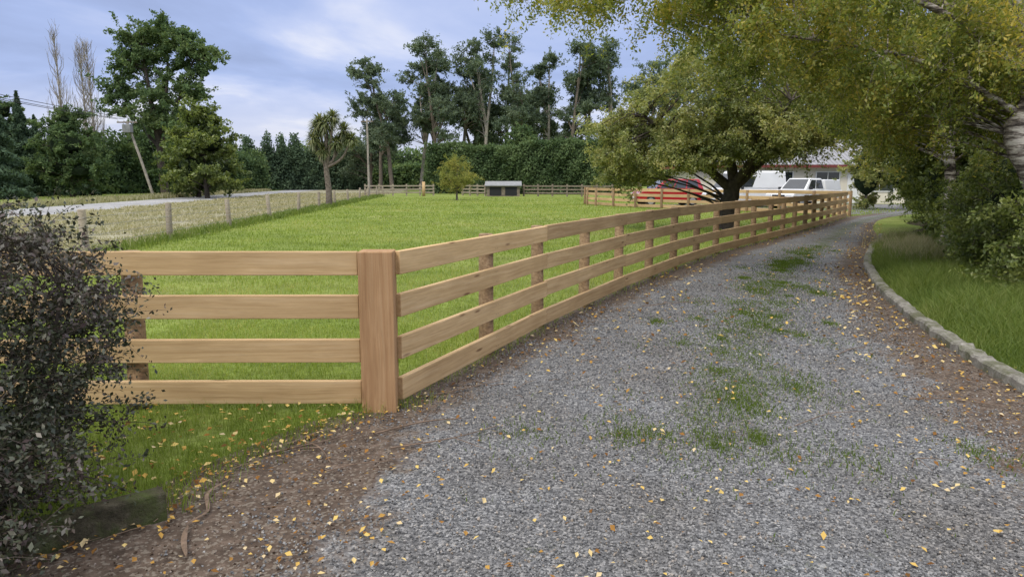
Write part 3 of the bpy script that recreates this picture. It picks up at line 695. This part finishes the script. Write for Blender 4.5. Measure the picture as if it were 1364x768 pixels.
tree('birch_tree',(x,y,0),[[(x,y,-.05,.15),(x+.05,y,.8,.12),(x-.1,y,2.3,.11),(x-.5,y,3.5,.10),(x-1.0,y,4.5,.08),(x-1.4,y,6.5,.04)],[(x-.3,y,3.0,.07),(x+.5,y,4.4,.05),(x+1.2,y,5.8,.03)]],
 [(x-1.4,y,5.3,2.2,2,1.5,50),(x-1.4,y-.3,4.1,1.5,1.6,.8,40),(x+1.2,y,4.8,2.0,2,1.6,50),(x+.9,y+1.5,3.4,1.8,1.6,1.2,50),(x+1.9,y+.5,2.7,1.2,1.4,.9,34),(x-.3,y+1.8,2.9,1.0,1,.7,24)],
 .038,105000,M['birch_leaf'],M['birch_bark'],82,7,.4,.4,.02,7,.004,leafdroop=.4,rnd_bias=-.05)
for k,(x,y,h,w) in enumerate([(14.5,21.5,8,3.2),(18.5,29,9,3.4),(12.0,17.4,6.4,2.4)]):
    tree('broadleaf_tree',(x,y,0),[[(x,y,0,.22),(x,y,h*.4,.17),(x-.3,y,h*.8,.06)]],[(x,y,h*.72,w,w,h*.25,50),(x-.5*w,y-.3,h*.5,w*.7,w*.8,h*.2,36),(x+.5*w,y,h*.5,w*.7,w*.8,h*.2,30),(x,y-.3*w,h*.33,w*.9,w*.6,h*.16,30)],
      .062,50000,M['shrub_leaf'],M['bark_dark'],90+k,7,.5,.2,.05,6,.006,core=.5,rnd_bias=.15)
sh=[(8.75,12.4,1.0,1.0,1.2,1.05),(9.6,14.0,1.3,1.0,1.2,1.4),(10.9,16.6,1.8,1.3,1.6,1.9),(12.6,20.2,2.0,1.6,2.0,2.1),(14.9,24.2,2.3,2.0,2.4,2.4),(8.0,10.2,.8,.9,1.1,.9),(8.3,8.0,.8,1.1,1.1,.95),(18.2,30,2.3,2.0,2.6,2.5),(9.9,12.2,1.8,1.1,1.2,1.4),(11.6,14.6,2.2,1.3,1.4,1.6),(9.2,9.2,1.5,1.0,1.2,1.4)]
for k,(x,y,z,a,b_,c) in enumerate(sh):
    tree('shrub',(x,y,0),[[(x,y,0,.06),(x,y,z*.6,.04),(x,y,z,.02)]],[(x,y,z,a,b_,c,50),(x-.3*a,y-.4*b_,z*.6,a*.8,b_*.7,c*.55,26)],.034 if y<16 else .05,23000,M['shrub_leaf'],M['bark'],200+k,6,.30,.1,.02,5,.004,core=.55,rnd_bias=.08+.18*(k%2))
x,y=20.2,41
tree('shrub',(x,y,0),[[(x,y,0,.08),(x,y,2.4,.04)]],[(x,y,2.1,1.2,1.5,2.0,50)],.07,9000,M['round_leaf'],M['bark'],221,6,.3,0,.03,5,0,core=.6)
x,y=23.0,41
tree('shrub',(x,y,0),[[(x,y,0,.08),(x,y,2.4,.04)]],[(x,y,2.6,2.2,1.8,2.7,60)],.07,14000,M['shrub_leaf'],M['bark'],222,6,.4,0,.03,5,0,core=.65)

# foreground dark bush at left
x,y=-2.75,3.45
st=[[(x+.2*math.cos(a),y+.2*math.sin(a),0,.02),(x+.35*math.cos(a),y+.35*math.sin(a),.5,.014),(x+.55*math.cos(a),y+.5*math.sin(a),1.1,.007)] for a in np.linspace(0,5.6,9)]
st+=[[(x+.3,y-.4,0,.015),(x+.45,y-.6,.3,.01),(x+.6,y-.8,.6,.006)]]
tree('coprosma_bush',(x,y,0),st,[(x,y,.85,.72,.7,.72,90),(x+.1,y-.1,.35,.72,.6,.35,46),(x+.25,y,1.0,.58,.5,.4,44),(x+.45,y-.65,.42,.42,.35,.40,54),(x+.3,y-1.0,.3,.42,.35,.3,40),(x+.6,y-.85,.2,.3,.25,.18,18)],.0128,70000,M['bush_leaf'],M['bark_dark'],301,7,.14,0,.008,5,.0022,asp=.5)

# ------------------------------------------------------------------ buildings
def quadobj(name,pts,mat,parent):
    me=bpy.data.meshes.new(name); me.from_pydata([tuple(p) for p in pts],[],[list(range(len(pts)))]); me.materials.append(mat)
    o=bpy.data.objects.new(name,me); o.parent=parent; return link(o)
E=empty('farmhouse',(13,51,0))
box('walls',0,16,0,8,0,2.62,M['wall'],E)
rv=[(-.6,-.6,2.7),(16.6,-.6,2.7),(16.6,8.6,2.7),(-.6,8.6,2.7),(3.6,4,4.75),(12.4,4,4.75)]
me=bpy.data.meshes.new('roof'); me.from_pydata(rv,[],[[0,1,5,4],[1,2,5],[2,3,4,5],[3,0,4],[3,2,1,0]]); me.materials.append(M['roofgrey']); o=bpy.data.objects.new('roof',me); o.parent=E; link(o)
T=Tubes()
for xx in np.arange(-.4,16.5,.3):
    top=min(4,max(0,(xx+.6)*4.6/4.2-.6),max(0,(16.6-xx)*4.6/4.2-.6))
    T.add([(xx,-.6,2.71),(xx,top,2.71+(top+.6)*2.05/4.6)],[.03,.03],4)
T.mesh('roof_ribs',M['roofgrey'],(0,0,0),E)
box('fascia_front',-.62,16.62,-.66,-.61,2.52,2.72,M['fascia'],E); box('fascia_side',-.66,-.61,-.6,8.6,2.52,2.72,M['fascia'],E)
box('chimney',6,6.8,3.6,4.4,4.2,5.5,M['shedwood'],E)
for k,(a,b_,z0,z1) in enumerate([(8.5,10.1,.9,2.2),(2,3.6,.9,2.2),(12,14,.9,2.2),(5.2,6.8,.9,2.2)]):
    box('window_glass_%d'%(k+1),a,b_,-.02,0.02,z0,z1,M['glass'],E)
    for q,(c0,c1,d0,d1) in enumerate([(a-.07,b_+.07,z1,z1+.07),(a-.07,b_+.07,z0-.07,z0),(a-.07,a,z0,z1),(b_,b_+.07,z0,z1),((a+b_)/2-.025,(a+b_)/2+.025,z0,z1)]):
        box('window_frame_%d_%d'%(k+1,q+1),c0,c1,-.06,-.021,d0,d1,M['frame'],E)
box('door',10.7,11.6,-.05,.01,.05,2.1,M['frame'],E)

E=empty('garden_shed',(-2.6,74,0))
box('walls',0,3.4,0,1.8,0,1.15,M['shedwood'],E)
for k in range(2): box('opening_%d'%(k+1),.3+1.6*k,1.5+1.6*k,-.03,.01,.1,.95,M['black'],E)
quadobj('roof',[(-.2,-.25,1.12),(3.6,-.25,1.12),(3.6,2.0,1.55),(-.2,2.0,1.55)],M['greymetal'],E)
box('roof_edge',-.2,3.6,-.27,-.25,1.04,1.14,M['greymetal'],E)

def yard(name,x0,y0,x1,y1,n,mat,zs=(.35,.7,1.05)):
    E=empty(name,(x0,y0,0)); L=math.hypot(x1-x0,y1-y0); a=math.atan2(y1-y0,x1-x0); E.rotation_euler=(0,0,a)
    for i in range(n+1): box('post_%d'%(i+1),-.08+L*i/n,.08+L*i/n,.03,.17,-.1,1.25,mat,E)
    for k,z in enumerate(zs): box('rail_%d'%(k+1),-.1,L+.1,-.02,.027,z-.07,z+.07,mat,E)
yard('yard_fence',-15.5,76,-8.5,78,5,M['oldpost']); yard('yard_fence',1.2,75,10,72,6,M['shedwood']); yard('yard_fence',-5.5,79,-2.9,76,3,M['oldpost'])
o=empty('marker_post',(-9.2,75,0)); cyl('post',.16,1.5,M['rail'],(0,0,0),o,10)

# ------------------------------------------------------------------ vehicles
def prism(name,prof,w,mat,parent,bevel=.04):
    k=len(prof); V=[(x,-w/2,z) for x,z in prof]+[(x,w/2,z) for x,z in prof]
    F=[[i,(i+1)%k,(i+1)%k+k,i+k] for i in range(k)]+[list(range(k))[::-1],list(range(k,2*k))]
    me=bpy.data.meshes.new(name); me.from_pydata(V,[],F); me.materials.append(mat); o=bpy.data.objects.new(name,me); o.parent=parent
    m=o.modifiers.new('bevel','BEVEL'); m.width=bevel; m.segments=3
    return link(o)
def frustum(name,bot,top,z0,z1,wb,wt,mat,parent,bevel=.05):
    V=[(bot[0],-wb/2,z0),(bot[1],-wb/2,z0),(bot[1],wb/2,z0),(bot[0],wb/2,z0),(top[0],-wt/2,z1),(top[1],-wt/2,z1),(top[1],wt/2,z1),(top[0],wt/2,z1)]
    F=[[3,2,1,0],[4,5,6,7],[0,1,5,4],[1,2,6,5],[2,3,7,6],[3,0,4,7]]
    me=bpy.data.meshes.new(name); me.from_pydata(V,[],F); me.materials.append(mat); o=bpy.data.objects.new(name,me); o.parent=parent
    if bevel: m=o.modifiers.new('bevel','BEVEL'); m.width=bevel; m.segments=3
    link(o); V=np.array(V)
    def panel(nm,f,u0,u1,v0,v1,off=.012,mt=M['glass']):
        a,b_,c,d=[V[i] for i in f]; P=lambda u_,v_:(a*(1-u_)+b_*u_)*(1-v_)+(d*(1-u_)+c*u_)*v_
        nn=norm(np.cross(b_-a,d-a)); quadobj(nm,[P(u0,v0)+nn*off,P(u1,v0)+nn*off,P(u1,v1)+nn*off,P(u0,v1)+nn*off],mt,parent)
    return panel
def wheels(E,xs,w,r=.34):
    for k,xx in enumerate(xs):
        for s_ in (-1,1):
            cyl('wheel_%d%s'%(k+1,'r' if s_<0 else 'l'),r,.22,M['tyre'],(xx,s_*(w/2-.10)+.11,r),E,22,(math.pi/2,0,0),bevel=.03)
            cyl('hub_%d%s'%(k+1,'r' if s_<0 else 'l'),r*.6,.03,M['metal'],(xx,s_*(w/2+.015)+.015,r),E,14,(math.pi/2,0,0))
def car(name,loc,rot,paint,kind):
    E=empty(name,loc,rot)
    if kind=='suv':
        L,w=4.4,1.8; prism('body',[(-2.2,.35),(-2.2,.95),(-2.1,1.08),(.95,1.08),(1.9,.98),(2.18,.8),(2.2,.35)],w,paint,E,.07)
        pn=frustum('cabin',(-2.12,1.15),(-1.85,.35),1.07,1.72,1.68,1.36,paint,E)
        pn('side_window_1',[0,1,5,4],.08,.34,.12,.85);pn('side_window_2',[0,1,5,4],.37,.62,.12,.85);pn('side_window_3',[0,1,5,4],.65,.90,.12,.85)
        pn('side_window_4',[2,3,7,6],.08,.34,.12,.85);pn('side_window_5',[2,3,7,6],.37,.62,.12,.85);pn('side_window_6',[2,3,7,6],.65,.9,.12,.85)
        pn('windscreen',[1,2,6,5],.06,.94,.08,.92);pn('rear_window',[3,0,4,7],.08,.92,.1,.9); wheels(E,(-1.35,1.4),w)
    elif kind=='ute':
        L,w=5.1,1.85; prism('body',[(-2.55,.45),(-2.55,1.05),(.9,1.1),(2.1,1.02),(2.5,.85),(2.55,.4)],w,paint,E,.07)
        pn=frustum('cabin',(-.75,1.25),(-.55,.55),1.08,1.75,1.7,1.4,paint,E)
        pn('side_window_1',[0,1,5,4],.08,.48,.12,.85);pn('side_window_2',[0,1,5,4],.52,.88,.12,.85)
        pn('side_window_3',[2,3,7,6],.12,.48,.12,.85);pn('side_window_4',[2,3,7,6],.52,.92,.12,.85)
        pn('windscreen',[1,2,6,5],.06,.94,.08,.92);pn('rear_window',[3,0,4,7],.1,.9,.15,.85)
        frustum('canopy',(-2.5,-.8),(-2.4,-.8),1.06,1.68,1.7,1.5,paint,E)('canopy_window',[0,1,5,4],.1,.9,.25,.8); wheels(E,(-1.6,1.6),w,.38)
    else:
        L,w=5.0,1.9; prism('body',[(-2.5,.4),(-2.5,1.1),(1.7,1.12),(2.35,1.0),(2.5,.75),(2.5,.4)],w,paint,E,.08)
        pn=frustum('cabin',(-2.48,1.85),(-2.4,.95),1.1,2.2,1.86,1.62,paint,E,.1)
        pn('side_window_1',[0,1,5,4],.62,.86,.12,.7);pn('side_window_2',[2,3,7,6],.14,.38,.12,.7);pn('side_window_3',[0,1,5,4],.32,.58,.2,.7)
        pn('windscreen',[1,2,6,5],.06,.94,.08,.85);pn('rear_window',[3,0,4,7],.12,.88,.3,.85); wheels(E,(-1.6,1.6),w,.35)
    f=L/2
    for s_ in (-1,1):
        box('headlamp_%d'%(s_+2),f-.06,f+.012,s_*.66-.16,s_*.66+.16,.68,.84,M['lamp_clear'],E,.02)
        box('tail_lamp_%d'%(s_+2),-f-.012,-f+.05,s_*.74-.09,s_*.74+.09,.7,1.0,M['lamp_red'],E,.02)
        box('wing_mirror_%d'%(s_+2),.9,1.02,s_*(w/2+.1)-.09,s_*(w/2+.1)+.09,1.1,1.25,M['black'],E,.03)
    box('front_bumper',f-.05,f+.03,-w/2+.08,w/2-.08,.36,.5,M['black'],E,.02); box('rear_bumper',-f-.04,-f+.05,-w/2+.08,w/2-.08,.36,.5,M['black'],E,.02)
    box('number_plate',f+.031,f+.04,-.25,.25,.52,.63,M['frame'],E); box('grille',f-.02,f+.02,-.4,.4,.64,.82,M['black'],E)
    return E
car('red_car',(10.0,46.3,.01),math.radians(188),M['redpaint'],'suv')
car('white_van',(14.4,44.6,.01),math.radians(200),M['whitepaint'],'van')
car('white_ute',(17.4,42.8,.01),math.radians(215),M['whitepaint'],'ute')

# ------------------------------------------------------------------ sky, sun
SE,SR=math.radians(48),math.radians(215)
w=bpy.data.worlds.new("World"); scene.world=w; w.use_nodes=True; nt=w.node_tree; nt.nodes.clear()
N=nt.nodes.new; Lk=nt.links.new
out=N('ShaderNodeOutputWorld'); sky=N('ShaderNodeTexSky'); sky.sky_type='NISHITA'; sky.sun_disc=False; sky.sun_elevation=SE; sky.sun_rotation=SR
b1=N('ShaderNodeBackground'); b1.inputs[1].default_value=.12; Lk(sky.outputs[0],b1.inputs[0])
tc=N('ShaderNodeTexCoord'); sp=N('ShaderNodeSeparateXYZ'); Lk(tc.outputs['Generated'],sp.inputs[0])
def wm(op,a,b=0.,cl=False):
    m=N('ShaderNodeMath'); m.operation=op; m.use_clamp=cl
    for v,k in ((a,0),(b,1)):
        if hasattr(v,'links'): Lk(v,m.inputs[k])
        else: m.inputs[k].default_value=v
    return m.outputs[0]
z=wm('ADD',wm('MAXIMUM',sp.outputs[2],0.),.14); cx=wm('DIVIDE',sp.outputs[0],z); cy=wm('DIVIDE',sp.outputs[1],z)
cb=N('ShaderNodeCombineXYZ'); Lk(cx,cb.inputs[0]); Lk(wm('MULTIPLY',cy,1.1),cb.inputs[1])
nz=N('ShaderNodeTexNoise'); nz.inputs['Scale'].default_value=.6; nz.inputs['Detail'].default_value=7; nz.inputs['Roughness'].default_value=.52; nz.inputs['Distortion'].default_value=.5; Lk(cb.outputs[0],nz.inputs['Vector'])
cr=N('ShaderNodeValToRGB'); Lk(nz.outputs['Fac'],cr.inputs[0])
els=[(.36,(.34,.42,.68)),(.47,(.42,.52,.84)),(.55,(.56,.64,.92)),(.63,(.84,.86,.98))]
while len(cr.color_ramp.elements)<4: cr.color_ramp.elements.new(.5)
for e,(p_,c_) in zip(cr.color_ramp.elements,els): e.position=p_; e.color=(*c_,1)
hz=N('ShaderNodeValToRGB'); Lk(sp.outputs[2],hz.inputs[0]); hz.color_ramp.elements[0].position=0; hz.color_ramp.elements[0].color=(1,1,1,1); hz.color_ramp.elements[1].position=.12; hz.color_ramp.elements[1].color=(0,0,0,1)
mx=N('ShaderNodeMixRGB'); Lk(wm('MULTIPLY',hz.outputs[0],.7),mx.inputs[0]); Lk(cr.outputs[0],mx.inputs[1]); mx.inputs[2].default_value=(.88,.85,.87,1)
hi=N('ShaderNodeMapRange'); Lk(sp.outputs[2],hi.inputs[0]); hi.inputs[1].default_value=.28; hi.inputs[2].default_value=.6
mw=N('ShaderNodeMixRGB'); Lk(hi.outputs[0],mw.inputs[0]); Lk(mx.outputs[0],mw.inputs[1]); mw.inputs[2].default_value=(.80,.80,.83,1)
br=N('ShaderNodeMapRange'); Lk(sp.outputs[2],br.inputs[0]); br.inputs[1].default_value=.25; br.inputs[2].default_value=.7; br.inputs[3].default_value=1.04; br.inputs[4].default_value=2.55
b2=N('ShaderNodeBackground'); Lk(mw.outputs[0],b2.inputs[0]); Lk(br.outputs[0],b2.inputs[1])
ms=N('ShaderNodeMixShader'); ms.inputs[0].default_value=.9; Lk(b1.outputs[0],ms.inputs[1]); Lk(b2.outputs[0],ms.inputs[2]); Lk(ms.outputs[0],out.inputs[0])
sl=bpy.data.lights.new('sun','SUN'); sl.energy=1.8; sl.angle=math.radians(14); sl.color=(1,.94,.83)
so=bpy.data.objects.new('sun',sl); link(so)
d=Vector((math.sin(SR)*math.cos(SE),math.cos(SR)*math.cos(SE),math.sin(SE)))
so.rotation_euler=d.to_track_quat('Z','Y').to_euler(); so.location=(0,0,30)

cam=bpy.data.cameras.new('camera'); cam.lens=25.07; cam.sensor_width=36; cam.clip_end=5000; cam.clip_start=.05
co=bpy.data.objects.new('camera',cam); co.location=(0,0,1.65); co.rotation_euler=(math.radians(90-8.62),0,0); link(co); scene.camera=co
scene.view_settings.view_transform='Standard'; scene.view_settings.look='None'; scene.view_settings.exposure=0; scene.view_settings.gamma=1
